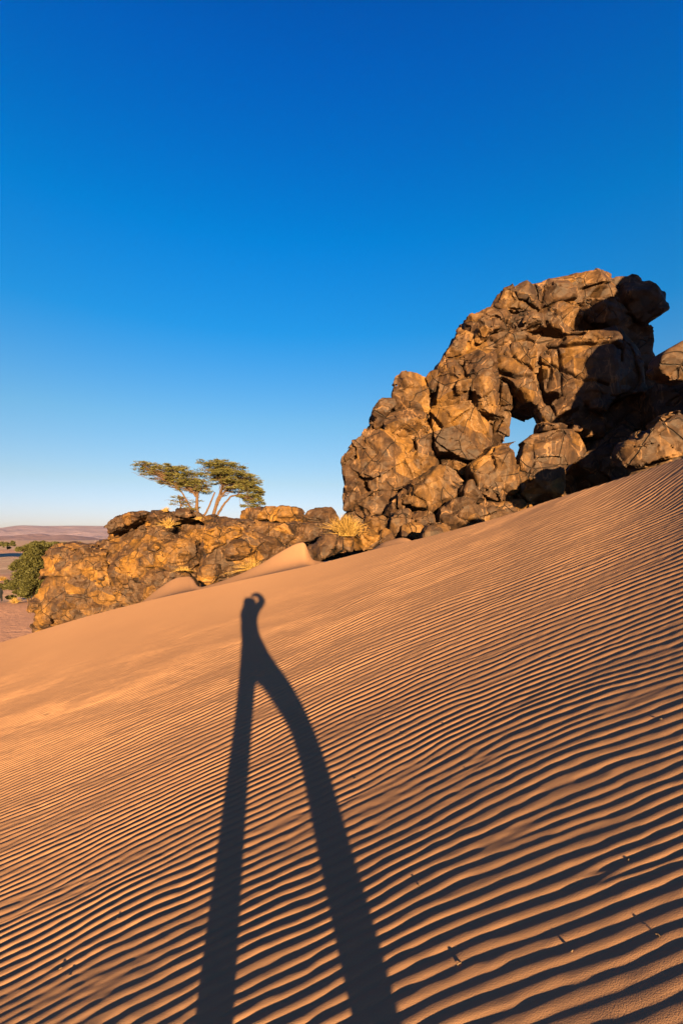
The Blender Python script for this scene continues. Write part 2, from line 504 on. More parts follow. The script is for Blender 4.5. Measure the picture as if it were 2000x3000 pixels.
# ------------------------------------------------------------------ rocks from signed distance fields
def surface_nets(d, org, h):
    s = d < 0
    sh = d.shape
    cs = (sh[0] - 1, sh[1] - 1, sh[2] - 1)
    nc = cs[0] * cs[1] * cs[2]
    acc = np.zeros((nc, 3)); cnt = np.zeros(nc)
    quads = []
    for ax in range(3):
        lo = [slice(None)] * 3; hi = [slice(None)] * 3
        lo[ax] = slice(None, -1); hi[ax] = slice(1, None)
        A, B = d[tuple(lo)], d[tuple(hi)]
        cr = np.argwhere(s[tuple(lo)] != s[tuple(hi)])
        if len(cr) == 0: continue
        ia = tuple(cr.T)
        a, b = A[ia], B[ia]
        pos = cr.astype(float)
        pos[:, ax] += a / (a - b)
        u, v = [(1, 2), (2, 0), (0, 1)][ax]
        ids = []
        ok = np.ones(len(cr), bool)
        for du, dv in ((0, 0), (-1, 0), (-1, -1), (0, -1)):
            c = cr.copy(); c[:, u] += du; c[:, v] += dv
            good = ((c >= 0) & (c < cs)).all(1)
            ok &= good
            c = np.clip(c, 0, np.array(cs) - 1)
            k = (c[:, 0] * cs[1] + c[:, 1]) * cs[2] + c[:, 2]
            ids.append(k)
            kk = k[good]
            for q in range(3):
                acc[:, q] += np.bincount(kk, pos[good][:, q], nc)
            cnt += np.bincount(kk, minlength=nc)
        Q = np.stack(ids, 1)
        flip = a < 0
        Q[~flip] = Q[~flip][:, ::-1]
        quads.append(Q[ok])
    Q = np.concatenate(quads)
    used = np.unique(Q)
    remap = np.full(nc, -1); remap[used] = np.arange(len(used))
    V = acc[used] / cnt[used][:, None] * h + org
    return V, remap[Q]

def poly_sdf(px, pz, P):
    d = np.full(px.shape, 1e9); ins = np.zeros(px.shape, bool)
    n = len(P)
    for i in range(n):
        a, b = P[i], P[(i + 1) % n]
        ex, ez = b[0] - a[0], b[1] - a[1]
        wx, wz = px - a[0], pz - a[1]
        tt = np.clip((wx * ex + wz * ez) / (ex * ex + ez * ez + 1e-12), 0, 1)
        d = np.minimum(d, (wx - ex * tt) ** 2 + (wz - ez * tt) ** 2)
        c = (a[1] > pz) != (b[1] > pz)
        ins ^= c & (px < (b[0] - a[0]) * (pz - a[1]) / (b[1] - a[1] + 1e-12) + a[0])
    d = np.sqrt(d)
    return np.where(ins, -d, d)

def biggest(V, Q):
    lab = np.arange(len(V))
    for _ in range(400):
        m = lab[Q].min(1)
        new = lab.copy()
        for k in range(4): np.minimum.at(new, Q[:, k], m)
        new = new[new]
        if (new == lab).all(): break
        lab = new
    big = np.bincount(lab).argmax()
    keep = lab == big
    re_ = np.cumsum(keep) - 1
    Q = Q[keep[Q[:, 0]]]
    return V[keep], re_[Q]

RS = [100]
def seg_dist(px_, pz_, pts):
    d = np.full(px_.shape, 1e9)
    for a, b in zip(pts[:-1], pts[1:]):
        e = (b[0] - a[0], b[1] - a[1])
        t = np.clip(((px_ - a[0]) * e[0] + (pz_ - a[1]) * e[1]) / (e[0] ** 2 + e[1] ** 2 + 1e-9), 0, 1)
        d = np.minimum(d, np.hypot(px_ - a[0] - e[0] * t, pz_ - a[1] - e[1] * t))
    return d

def rock(name, px, y, T, R=0.6, ochre=0.3, facets=(), tilt=(0, 0), res=0.065, rand=2, amp=1.0, cell=1.55, flat=0.8, mat=None, parent=None, label=None, group=None, cat='boulder', world=False, seed=None, cracks=()):
    """one block of rock: outline px (photo pixels) at distance y, half-thickness T, edge radius R"""
    RS[0] += 7
    seed = seed or RS[0]
    rng = random.Random(seed)
    R = R * 0.4
    T = max(T, R + 0.02)
    P = np.array([(p[0], p[1]) if world else ((p[0] - CX) / F * y, (HY - p[1]) / F * y) for p in px])
    mn, mxx = P.min(0), P.max(0)
    size = min(mxx - mn)
    R = min(R, size * 0.3)
    c = (mn + mxx) / 2
    yc = y + (T - R)
    pad = 0.35 * amp + 2 * res
    tl = abs(tilt[0]) * (mxx[0] - mn[0]) / 2 + abs(tilt[1]) * (mxx[1] - mn[1]) / 2
    xs = np.arange(mn[0] - pad, mxx[0] + pad, res)
    ys = np.arange(yc - T - tl - pad, yc + T + tl + pad, res * 1.15)
    zs = np.arange(mn[1] - pad, mxx[1] + pad, res)
    hx = (xs[1] - xs[0], ys[1] - ys[0], zs[1] - zs[0])
    GX, GZ = np.meshgrid(xs, zs, indexing='ij')
    d2 = poly_sdf(GX, GZ, P)
    x3 = xs[:, None, None]; y3 = ys[None, :, None]; z3 = zs[None, None, :]
    v = (y3 - yc) - tilt[0] * (x3 - c[0]) - tilt[1] * (z3 - c[1])
    q1 = d2[:, None, :] + R
    q2 = np.abs(v) - (T - R)
    d = np.minimum(np.maximum(q1, q2), 0) + np.sqrt(np.maximum(q1, 0) ** 2 + np.maximum(q2, 0) ** 2) - R
    fl = list(facets)
    for (nx, nz, dep, ox, oz) in fl:
        # plane with outward normal (nx,-1,nz), set dep below the front at the offset point
        nn = np.sqrt(nx * nx + 1 + nz * nz)
        x0 = c[0] + ox * (mxx[0] - mn[0]); z0 = c[1] + oz * (mxx[1] - mn[1])
        pl = (nx * (x3 - x0) - (y3 - (yc - T + dep * min(1.0, size * .4))) + nz * (z3 - z0)) / nn
        d = np.maximum(d, pl)
    hx_, hz_ = (mxx - mn) / 2
    for k in range(rand * 4):           # plane faces all over the front of the block
        a_, b_ = rng.uniform(-1.25, 1.25), rng.uniform(-1.0, 1.1)
        nn = np.array((a_, -1.0, b_)); nn /= np.linalg.norm(nn)
        hh = np.array((min(hx_, 2.2 * T), T, min(hz_, 2.2 * T)))
        sup = np.linalg.norm(nn * hh) * rng.uniform(0.90, 1.12)
        lx = rng.uniform(-1, 1) * max(0, hx_ - hh[0]); lz = rng.uniform(-1, 1) * max(0, hz_ - hh[2])
        pl = nn[0] * (x3 - c[0] - lx) + nn[1] * (y3 - yc) + nn[2] * (z3 - c[1] - lz) - sup
        d = np.maximum(d, pl)
    m = np.abs(d) < 0.55 * amp + 0.2
    I = np.argwhere(m)
    p = np.stack([xs[I[:, 0]], ys[I[:, 1]], zs[I[:, 2]]], 1)
    n = 0.035 * fbm(p * 0.6, 2, seed) + 0.022 * fbm(p * 2.1 + 5, 3, seed + 3, 0.55)
    wb = np.stack([vnoise(p * 0.8 + k * 9, seed + k) for k in range(3)], 1)
    f1, f2, rnd, off = cells(p / (cell, cell, cell * flat) + 0.08 * wb, seed + 11)
    ce = min(cell, 1.2)
    n = n + ce * (0.15 * rnd[0] + 0.10 * (off[:, 0] * rnd[1] + off[:, 1] * rnd[2] + off[:, 2] * rnd[3]))
    n = n + 0.12 * np.exp(-((f2 - f1) / 0.035) ** 2) * (rnd[1] > 0.35)
    g1, g2, r2, o2 = cells(p / (cell * 0.36, cell * 0.36, cell * 0.36 * flat), seed + 23)
    n = n + ce * (0.04 * r2[0] + 0.045 * (o2[:, 0] * r2[1] + o2[:, 1] * r2[2] + o2[:, 2] * r2[3]))
    n = np.maximum(n, -0.4)
    d[m] += n * amp
    for pts, wd, dep in cracks:
        q = [((a[0] - CX) / F * y, (HY - a[1]) / F * y) for a in pts]
        k = np.arange(len(q)); kk = np.linspace(0, len(q) - 1, len(q) * 6)
        qx = np.interp(kk, k, [a[0] for a in q]); qz = np.interp(kk, k, [a[1] for a in q])
        jit = np.stack([vnoise(np.stack([kk * 1.7 + seed, kk * 0 + r], 1), seed + r) for r in (1, 2)], 1) * 0.09
        sdist = seg_dist(p[:, 0], p[:, 2], list(zip(qx + jit[:, 0], qz + jit[:, 1])))
        d[m] += dep * np.exp(-(sdist / wd) ** 2) * (p[:, 1] < yc)
    V, Q = surface_nets(d, np.array([xs[0], ys[0], zs[0]]), np.array(hx))
    V, Q = biggest(V, Q)
    base = (float(c[0]), float(yc), float(mn[1]))
    o = mesh_obj(name, V, Q, mat or M_ARCH, parent, True, base)
    o.data.set_sharp_from_angle(angle=math.radians(24))
    o['ochre'] = float(ochre)
    if label: tag(o, label, cat, group)
    return o

# ------------------------------------------------------------------ the rock arch
arch = tag(empty('rock_arch', at(1500, 1560, 27)), 'huge dark brown natural rock arch with a hole through it above the dune', 'rock arch')
def ap(name, px, y, T, **k):
    return rock(name, px, y, T, parent=arch, **k)
# cap
ap('cap_block', [(1461,883),(1479,840),(1496,835),(1523,867),(1550,874),(1581,887),(1586,915),(1541,908),(1496,900)], 25.6, 1.5, R=.5, ochre=.45)
ap('cap_block', [(1505,838),(1519,816),(1550,810),(1597,810),(1588,867),(1582,892),(1550,880),(1520,868)], 25.6, 1.8, R=.45, ochre=.25, cell=2.2, amp=.7, rand=1)
ap('cap_block', [(1588,890),(1592,860),(1600,816),(1612,802),(1639,800),(1688,788),(1682,872),(1639,878)], 25.7, 1.8, R=.4, ochre=.15, cell=2.2, amp=.7, rand=1)
ap('cap_block', [(1680,876),(1684,820),(1695,778),(1711,777),(1751,789),(1773,791),(1795,778),(1818,780),(1858,796),(1889,807),(1894,880),(1836,882),(1746,880)], 25.7, 2.4, R=.5, ochre=.25, cell=2.2, amp=.8, rand=1, facets=[(.5,.55,.25,-.1,.1)])
ap('overhang', [(1840,852),(1850,800),(1894,812),(1925,818),(1943,823),(1960,845),(1956,874),(1950,905),(1929,921),(1912,923),(1898,936),(1880,919),(1858,890)], 25.4, 1.8, R=.6, ochre=.1, cell=2.0, amp=.8, rand=1)
# ledges under the cap
ap('ledge', [(1367,960),(1369,910),(1380,901),(1416,896),(1438,883),(1461,885),(1501,896),(1530,925),(1523,952),(1496,961),(1447,965),(1407,995),(1385,1005)], 25.6, 1.6, R=.4, ochre=.25, cell=.7)
ap('ledge', [(1495,905),(1540,900),(1590,912),(1612,925),(1608,945),(1560,948),(1520,960),(1490,955)], 25.2, 1.6, R=.4, ochre=.35, cell=.7)
ap('ledge', [(1586,872),(1640,868),(1690,869),(1746,874),(1700,960),(1621,948),(1599,919)], 25.3, 1.7, R=.35, ochre=.3)
ap('ledge', [(1690,872),(1746,872),(1791,876),(1867,890),(1885,925),(1860,940),(1773,958),(1690,955)], 25.6, 1.7, R=.35, ochre=.1)
# main faces
ap('arch_face', [(1452,1000),(1496,955),(1590,936),(1612,942),(1582,990),(1576,1097),(1590,1124),(1616,1180),(1605,1200),(1572,1184),(1541,1178),(1505,1115),(1455,1075)], 25.2, 1.7, R=.5, ochre=.25, cell=2.6, amp=.75, cracks=[([(1456,1072),(1510,1098),(1560,1112),(1592,1124)],.1,.4),([(1500,1000),(1520,1050),(1560,1085)],.07,.25),([(1452,1003),(1520,985),(1585,992)],.08,.3)], facets=[(-.35,.1,.4,-.2,0)])
ap('arch_face', [(1616,950),(1679,945),(1773,955),(1871,925),(1898,938),(1934,963),(1936,990),(1925,1052),(1948,1097),(1943,1135),(1867,1140),(1804,1160),(1769,1206),(1729,1190),(1670,1160),(1632,1130),(1622,1052)], 24.3, 2.6, R=.5, ochre=.25, cell=3.2, amp=.75, cracks=[([(1622,952),(1680,950),(1730,957)],.08,.35),([(1617,983),(1652,978),(1685,996),(1730,998),(1770,1004),(1830,1010)],.1,.45),([(1630,1030),(1672,1076),(1720,1112),(1775,1135)],.06,.2),([(1625,1124),(1672,1152),(1726,1184)],.1,.4),([(1838,945),(1830,1000),(1826,1050)],.08,.3),([(1646,990),(1640,1060),(1636,1110)],.05,.15)], facets=[(.45,.05,.2,.1,0)])
ap('arch_face', [(1634,1262),(1638,1215),(1642,1150),(1636,1134),(1670,1165),(1724,1190),(1766,1210),(1790,1285),(1700,1275),(1640,1268)], 25.0, .8, R=.4, ochre=.2)
ap('arch_toe', [(1578,1192),(1590,1174),(1606,1190),(1618,1215),(1628,1244),(1640,1264),(1622,1268),(1600,1243)], 24.9, .5, R=.3, ochre=.4, rand=1)
# left column
ap('hanging_block', [(1378,1010),(1415,985),(1452,996),(1460,1075),(1478,1110),(1478,1160),(1468,1206),(1440,1210),(1404,1196),(1390,1120),(1372,1060)], 24.5, 1.5, R=.6, ochre=.3)
ap('hanging_block', [(1455,1060),(1500,1105),(1530,1178),(1518,1196),(1490,1204),(1466,1205),(1465,1120)], 25.6, 1.7, R=.5, ochre=.1)
ap('column_block', [(1277,1182),(1283,1130),(1290,1090),(1298,1050),(1330,1040),(1366,1060),(1370,1110),(1374,1160),(1350,1182),(1300,1196)], 24.7, 1.6, R=.5, ochre=.4)
ap('column_block', [(1297,1055),(1310,1030),(1325,1005),(1345,956),(1365,955),(1400,990),(1390,1020),(1368,1062),(1335,1050)], 25.2, 1.7, R=.4, ochre=.35, cell=.7)
ap('rounded_block', [(1265,1203),(1273,1193),(1340,1180),(1382,1171),(1404,1195),(1449,1222),(1464,1260),(1460,1295),(1439,1326),(1388,1335),(1331,1329),(1286,1323),(1277,1289),(1267,1244)], 24.0, 1.9, R=.7, ochre=.5, facets=[(.8,.1,.05,.0,0),(-.5,.1,.2,-.1,0)], rand=1, cell=2.2)
ap('column_block', [(1286,1322),(1388,1332),(1386,1360),(1379,1385),(1324,1376),(1296,1362)], 24.9, 1.5, R=.3, ochre=.7)
ap('column_block', [(1452,1190),(1490,1200),(1500,1208),(1492,1253),(1482,1296),(1450,1320),(1440,1290)], 25.6, 1.4, R=.3, ochre=.2)
# left pillar
ap('pillar_block', [(1149,1178),(1152,1139),(1168,1104),(1184,1085),(1190,1080),(1232,1085),(1254,1089),(1261,1145),(1257,1203),(1203,1200),(1165,1195)], 24.9, 1.4, R=.35, ochre=.4, facets=[(.5,.4,.2,0,.1)])
ap('pillar_block', [(1251,1105),(1261,1089),(1292,1086),(1298,1088),(1282,1136),(1262,1140)], 25.3, 1.2, R=.3, ochre=.2)
ap('pillar_block', [(1095,1212),(1101,1193),(1117,1164),(1127,1161),(1146,1164),(1150,1184),(1127,1221),(1104,1245)], 25.0, 1.0, R=.35, ochre=.2)
ap('pillar_block', [(1127,1235),(1146,1199),(1171,1190),(1235,1197),(1258,1206),(1246,1240),(1218,1265),(1216,1283),(1171,1283),(1130,1264)], 24.6, 1.4, R=.45, ochre=.4)
ap('pillar_block', [(1034,1299),(1076,1258),(1133,1257),(1171,1280),(1220,1280),(1217,1311),(1202,1353),(1228,1386),(1190,1426),(1155,1438),(1092,1450),(1064,1425),(1070,1400),(1034,1362)], 24.2, 1.9, R=.75, ochre=.52, facets=[(.75,.05,.1,.12,0),(-.6,.15,.3,-.2,0)], rand=1, cell=2.0)
ap('pillar_block', [(1006,1340),(1015,1321),(1037,1295),(1076,1255),(1095,1225),(1112,1240),(1082,1266),(1042,1312),(1042,1362),(1010,1368)], 25.1, 1.3, R=.4, ochre=.2, cell=.8)
ap('pillar_block', [(1006,1384),(1009,1362),(1036,1358),(1071,1400),(1062,1434),(1046,1463),(1039,1492),(1010,1490),(1012,1423),(1018,1407)], 24.6, 1.2, R=.35, ochre=.2, cell=.8)
ap('pillar_block', [(1214,1272),(1255,1205),(1268,1247),(1281,1305),(1290,1353),(1256,1398),(1230,1398),(1201,1356),(1220,1311)], 25.0, 1.2, R=.4, ochre=.3)
ap('pillar_block', [(1040,1466),(1092,1446),(1184,1430),(1173,1457),(1129,1503),(1076,1516),(1047,1497)], 24.3, 1.4, R=.35, ochre=.3)
# shadowed back of the arch
ap('back_mass', [(1050,1500),(1040,1400),(1060,1330),(1120,1260),(1180,1120),(1250,1110),(1310,1080),(1350,990),(1420,930),(1490,870),(1560,840),(1690,810),(1860,815),(1900,920),(1915,1060),(1930,1200),(1930,1420),(1650,1500),(1660,1275),(1620,1170),(1500,1165),(1450,1215),(1440,1300),(1440,1500)], 26.6, 1.8, R=.8, ochre=.1, res=.13, rand=0)
ap('base_mass', [(1010,1520),(1060,1440),(1200,1420),(1400,1390),(1500,1340),(1600,1330),(1680,1400),(1700,1560),(1300,1640),(1010,1680)], 25.2, 1.5, R=.5, ochre=.2, res=.12, rand=0)
ap('base_mass', [(1656,1380),(1714,1325),(1744,1310),(1767,1272),(1821,1240),(1900,1200),(1950,1200),(1930,1300),(1860,1350),(1855,1370),(1783,1440),(1683,1500),(1640,1500)], 24.6, 1.8, R=.5, ochre=.1)
ap('base_mass', [(1660,1165),(1770,1205),(1870,1130),(1943,1125),(2060,1120),(2060,1250),(1920,1262),(1800,1275),(1700,1270)], 25.6, 1.8, R=.5, ochre=.1)
ap('base_mass', [(1948,1140),(1958,1105),(2080,1100),(2100,1320),(1950,1320)], 23.5, 1.6, R=.4, ochre=.15)

# boulders round the foot of the arch: each one a thing of its own
BG = 'boulders at the foot of the rock arch'
def bo(px, y, T, label, **k):
    return rock('boulder', px, y, T, label=label, group=BG, **k)
bo([(1171,1483),(1197,1407),(1257,1388),(1286,1362),(1312,1362),(1369,1410),(1374,1418),(1342,1453),(1279,1490),(1267,1500),(1216,1497),(1200,1480)], 22.6, 1.5, 'broad rounded brown boulder under the left pillar of the arch', R=.7, ochre=.25, cell=1.6, facets=[(.5,.3,.3,.2,0)])
bo([(1123,1510),(1143,1464),(1184,1437),(1173,1464),(1170,1495),(1146,1519)], 23.0, 1.1, 'narrow dark boulder leaning against the broad rounded boulder', R=.4, ochre=.15)
bo([(1300,1520),(1308,1486),(1331,1464),(1369,1453),(1407,1475),(1416,1520),(1400,1560),(1331,1560),(1305,1535)], 21.0, 1.1, 'round brown boulder half sunk behind the dune edge', R=.6, ochre=.25)
bo([(1347,1458),(1359,1423),(1375,1417),(1412,1466),(1369,1460)], 22.0, .7, 'small wedge of rock lying on the round boulder', R=.25, ochre=.35)
bo([(1378,1354),(1400,1341),(1423,1330),(1457,1297),(1511,1295),(1534,1303),(1528,1341),(1524,1364),(1524,1435),(1500,1468),(1431,1468),(1385,1444),(1397,1420),(1380,1390)], 23.0, .95, 'tall split boulder with white veins directly below the hole', R=.45, ochre=.35, facets=[(.9,.0,.45,.35,0)], rand=1)
bo([(1360,1478),(1420,1462),(1476,1460),(1545,1464),(1560,1484),(1530,1530),(1440,1570),(1370,1560)], 22.2, 1.2, 'low yellow-streaked slab below the tall split boulder', R=.35, ochre=.5)
bo([(1530,1343),(1552,1288),(1582,1266),(1625,1257),(1706,1261),(1746,1311),(1714,1332),(1658,1382),(1658,1431),(1640,1470),(1565,1480),(1535,1449),(1524,1395)], 22.8, .85, 'large block with a yellow face right of the hole', R=.5, ochre=.45, facets=[(.85,-.1,.15,.12,.1),(-.3,.1,.2,-.2,0)], rand=1, amp=.6)
bo([(1588,1258),(1603,1234),(1640,1236),(1670,1244),(1670,1264),(1618,1266)], 22.9, .8, 'flat stone lying on top of the yellow-faced block', R=.25, ochre=.4)
bo([(1668,1264),(1683,1225),(1725,1251),(1712,1268)], 23.1, .7, 'pointed stone beside the flat stone on the yellow-faced block', R=.2, ochre=.3)
bo([(1930,1070),(1942,1045),(1960,1026),(2000,1003),(2060,990),(2100,1040),(2090,1095),(2010,1112),(1970,1107),(1940,1092)], 18.0, .62, 'rounded sunlit boulder cut by the right edge of the picture', R=.6, ochre=.3, cell=2.6, amp=.5, rand=1)
bo([(1832,1328),(1848,1292),(1878,1284),(1890,1265),(1924,1248),(1966,1211),(2000,1200),(2060,1195),(2080,1290),(2000,1335),(1955,1345),(1917,1356),(1871,1372),(1848,1360)], 15.5, .6, 'ribbed orange rock with pale veins at the right edge above the dune', R=.45, ochre=.3, cell=.6)
bo([(1850,1440),(1875,1365),(1925,1335),(2000,1310),(2100,1290),(2100,1420),(1900,1460)], 16.4, .5, 'dark shadowed rock beneath the ribbed orange rock', R=.4, ochre=.1)
bo([(1235,1583),(1245,1553),(1257,1537),(1299,1541),(1306,1560),(1292,1580),(1245,1598)], 17.0, .5, 'small angular stone lying at the dune edge', R=.15, ochre=.35, amp=.5, cell=.6)
bo([(1146,1524),(1155,1500),(1180,1494),(1202,1496),(1204,1513),(1190,1520),(1160,1522)], 20.6, .7, 'short flat-topped stone on the pile under the broad boulder', R=.2, ochre=.2, amp=.7, cell=.7)
bo([(1142,1560),(1146,1522),(1187,1515),(1217,1526),(1190,1545),(1180,1575),(1150,1578)], 20.2, .8, 'blocky stone at the left of the stone pile', R=.2, ochre=.25, amp=.7, cell=.7)
bo([(1202,1502),(1230,1496),(1280,1500),(1284,1535),(1246,1540),(1205,1522)], 20.8, .8, 'wide cracked stone in the middle of the stone pile', R=.25, ochre=.25, amp=.7, cell=.7)
bo([(1176,1570),(1180,1542),(1217,1530),(1244,1542),(1236,1570),(1200,1585)], 19.6, .6, 'squat stone at the bottom of the stone pile', R=.2, ochre=.3, amp=.7, cell=.7)
bo([(1258,1560),(1270,1535),(1300,1530),(1325,1545),(1320,1575),(1280,1590)], 19.2, .6, 'flat grey-brown stone tucked behind the small angular stone', R=.2, ochre=.2, amp=.6, cell=.7)
bo([(1066,1535),(1074,1512),(1122,1508),(1132,1520),(1128,1545),(1106,1566),(1070,1556)], 19.8, .9, 'squarish brown boulder just right of the big grass tuft', R=.3, ochre=.3, amp=.8, cell=.8)
bo([(1024,1568),(1052,1535),(1076,1544),(1106,1562),(1124,1566),(1100,1600),(1050,1612),(1022,1612)], 19.0, .9, 'pale-patched boulder low on the sand below the grass tuft', R=.3, ochre=.55, amp=.8, cell=.8)
bo([(1108,1575),(1126,1545),(1150,1560),(1160,1590),(1130,1602),(1100,1602)], 19.3, .7, 'small dark stone between the stone pile and the pale-patched boulder', R=.22, ochre=.15, amp=.7, cell=.7)
bo([(975,1590),(1000,1566),(1030,1560),(1030,1612),(1000,1620),(970,1626)], 18.4, .8, 'dark stone under the left side of the big grass tuft', R=.25, ochre=.15, amp=.7, cell=.7)
bo([(880,1646),(882,1618),(912,1608),(922,1640),(905,1655),(884,1656)], 16.2, .5, 'leftmost dark stone of the row on the sand drift', R=.15, ochre=.1, amp=.6, cell=.6)
bo([(908,1602),(926,1584),(952,1570),(988,1570),(982,1600),(966,1624),(930,1640),(914,1632)], 16.6, .8, 'smooth dark boulder with pale base streak in the row on the drift', R=.3, ochre=.2, amp=.7, cell=.9)
bo([(968,1610),(976,1584),(1004,1572),(1002,1610),(975,1624)], 17.2, .6, 'upright dark stone behind the smooth boulder of the row', R=.2, ochre=.1, amp=.6, cell=.8)
bo([(934,1565),(958,1550),(1002,1556),(1006,1570),(990,1582),(940,1588)], 18.6, .8, 'dark hump of rock behind the row of stones on the drift', R=.25, ochre=.1, amp=.7, cell=.8)

# ------------------------------------------------------------------ rock walls outside the picture, throwing the shadow on the arch
shade = [(1700,1500),(1640,1425),(1662,1372),(1716,1328),(1740,1300),(1716,1262),(1640,1258),(1648,1215),(1672,1160),(1690,1120),(1684,1080),(1712,1045),(1785,1022),(1792,1000),(1750,982),(1712,945),(1696,915),(1712,888),(1750,878),(1800,862),(1838,845),(1850,800),(1875,770),(1960,740),(2150,800),(2400,1000),(2400,1600),(1700,1600)]
YS = 14.0
shw = []
for X, Y in shade:
    p = at(X, Y, 25.2)
    s = (p[1] - YS) / LD[1]
    q = p - s * LD
    shw.append((q[0], q[2]))
rock('rock_tower', shw, YS - .6, .8, R=.3, ochre=.2, res=.16, rand=0, amp=.5, world=True, label='tall dark rock tower standing right of the dune outside the picture', cat='rock tower')

# ------------------------------------------------------------------ the rock ridge with the trees
ridge = tag(empty('rock_ridge', at(420, 1790, 29)), 'long fractured yellow and brown rock ridge left of the arch, under the acacias', 'rock ridge')
def rp_(name, px, y, T, **k):
    k.setdefault('mat', M_RIDGE)
    k.setdefault('cell', 1.25)
    k.setdefault('flat', .55)
    k['ochre'] = k.get('ochre', .3) - .12
    return rock(name, px, y, T, parent=ridge, **k)
rp_('buttress', [(30,1930),(52,1850),(86,1760),(100,1715),(120,1690),(112,1660),(107,1628),(118,1604),(160,1597),(205,1598),(250,1604),(300,1620),(335,1700),(400,1760),(460,1800),(300,1930)], 29.0, 2.4, R=1.0, ochre=.55, res=.09, amp=1.0, rand=2)
rp_('cliff_block', [(246,1640),(252,1588),(268,1583),(300,1583),(325,1600),(340,1660),(320,1690),(260,1680)], 30.0, 1.6, R=.4, ochre=.35)
rp_('cliff_face', [(297,1574),(300,1545),(320,1530),(380,1512),(480,1508),(560,1520),(600,1560),(574,1600),(570,1740),(550,1790),(440,1840),(360,1830),(335,1720),(308,1640),(298,1600)], 27.5, 2.4, R=.6, ochre=.42, res=.1, amp=1.1)
rp_('cliff_block', [(296,1566),(302,1546),(316,1538),(330,1516),(368,1508),(372,1530),(350,1552),(310,1560)], 27.2, 1.0, R=.25, ochre=.3, cell=.6)
rp_('cliff_block', [(350,1520),(372,1498),(418,1496),(424,1504),(400,1524),(370,1534)], 27.0, 1.0, R=.25, ochre=.45, cell=.6)
rp_('cliff_block', [(418,1520),(426,1502),(478,1494),(500,1498),(545,1502),(560,1516),(500,1530),(440,1530)], 27.2, 1.3, R=.25, ochre=.3, cell=.6)
rp_('cliff_block', [(430,1600),(436,1580),(500,1575),(560,1590),(568,1650),(540,1680),(460,1670),(432,1640)], 26.6, 1.3, R=.35, ochre=.45)
rp_('cliff_block', [(400,1690),(440,1665),(540,1680),(566,1700),(560,1760),(470,1790),(410,1760)], 26.4, 1.3, R=.35, ochre=.35)
rp_('cliff_nose', [(578,1539),(615,1541),(655,1535),(702,1541),(707,1574),(737,1603),(744,1632),(735,1690),(640,1735),(562,1760),(566,1700),(569,1654),(573,1625),(578,1570)], 19.4, 1.6, R=.4, ochre=.5, facets=[(.4,.2,.2,.2,.1)])
rp_('cliff_block', [(582,1580),(600,1552),(640,1542),(660,1560),(650,1600),(600,1622)], 19.0, .7, R=.2, ochre=.9, cell=.5, amp=.7)
rp_('cliff_block', [(648,1556),(668,1540),(700,1544),(704,1566),(668,1585),(656,1575)], 19.1, .7, R=.18, ochre=.85, cell=.5, amp=.7)
rp_('cliff_block', [(640,1610),(665,1582),(706,1576),(738,1608),(720,1635),(660,1640)], 19.0, .8, R=.2, ochre=.45, cell=.6, amp=.7)
rp_('cliff_block', [(572,1700),(576,1660),(640,1648),(650,1690),(600,1720)], 18.9, .7, R=.2, ochre=.6, cell=.6, amp=.7)
rp_('cliff_face', [(700,1560),(745,1562),(789,1572),(829,1586),(836,1606),(800,1670),(720,1720),(705,1640)], 20.0, 1.3, R=.4, ochre=.4)
rp_('ledge', [(572,1520),(600,1508),(660,1518),(720,1524),(760,1532),(740,1556),(690,1566),(600,1552)], 20.8, 1.5, R=.3, ochre=.35, cell=.6)
rp_('ledge', [(690,1560),(740,1530),(800,1530),(860,1534),(875,1560),(840,1592),(780,1584)], 20.6, 1.4, R=.3, ochre=.4, cell=.6)
rp_('ledge', [(800,1545),(850,1530),(920,1532),(975,1536),(1000,1556),(960,1580),(890,1590),(830,1600)], 21.5, 1.5, R=.3, ochre=.3, cell=.6)
rp_('ledge', [(700,1532),(760,1524),(830,1524),(900,1524),(990,1530),(990,1560),(800,1560),(700,1550)], 23.5, 1.6, R=.3, ochre=.35, cell=.6)
rp_('back_mass', [(330,1530),(420,1508),(560,1512),(640,1522),(720,1528),(1000,1530),(1040,1620),(700,1720),(380,1820),(330,1700)], 29.5, 2.4, R=.8, ochre=.3, res=.16, rand=0)
RG = 'boulders resting on the rock ridge'
def tb(px, y, T, label, **k):
    k.setdefault('mat', M_RIDGE)
    return rock('boulder', px, y, T, label=label, group=RG, **k)
tb([(696,1516),(700,1496),(715,1492),(771,1482),(829,1484),(878,1491),(886,1508),(884,1531),(843,1536),(735,1522)], 22.6, 1.2, 'long flat-topped boulder with yellow patches on the ridge right of the trees', R=.35, ochre=.5, cell=.9)
tb([(889,1528),(894,1505),(905,1492),(952,1486),(968,1490),(987,1519),(975,1529),(920,1532)], 22.8, 1.0, 'dark rounded boulder at the right end of the ridge', R=.35, ochre=.2, cell=1.2, mat=M_ARCH)
tb([(495,1500),(503,1493),(549,1493),(574,1511),(560,1518),(510,1512)], 26.6, .8, 'low dark stone at the foot of the left acacia', R=.2, ochre=.15, cell=.8, mat=M_ARCH)
tb([(640,1526),(650,1518),(690,1518),(700,1526),(680,1534),(650,1534)], 22.0, .5, 'small slab between the right acacia and the flat-topped boulder', R=.12, ochre=.2, amp=.5, cell=.6)

# unseen outcrop added past the left edge to throw a shadow over the plain
rock('shade_outcrop', [(-210, -9), (-205, 6), (-185, 11), (-165, 9), (-150, 3), (-147, -9)], 165, 6, R=3, res=.9, rand=2, amp=3, cell=5, world=True, mat=M_RIDGE, ochre=.3, label='unseen rock outcrop added left of the picture to shade the plain', cat='rock outcrop')

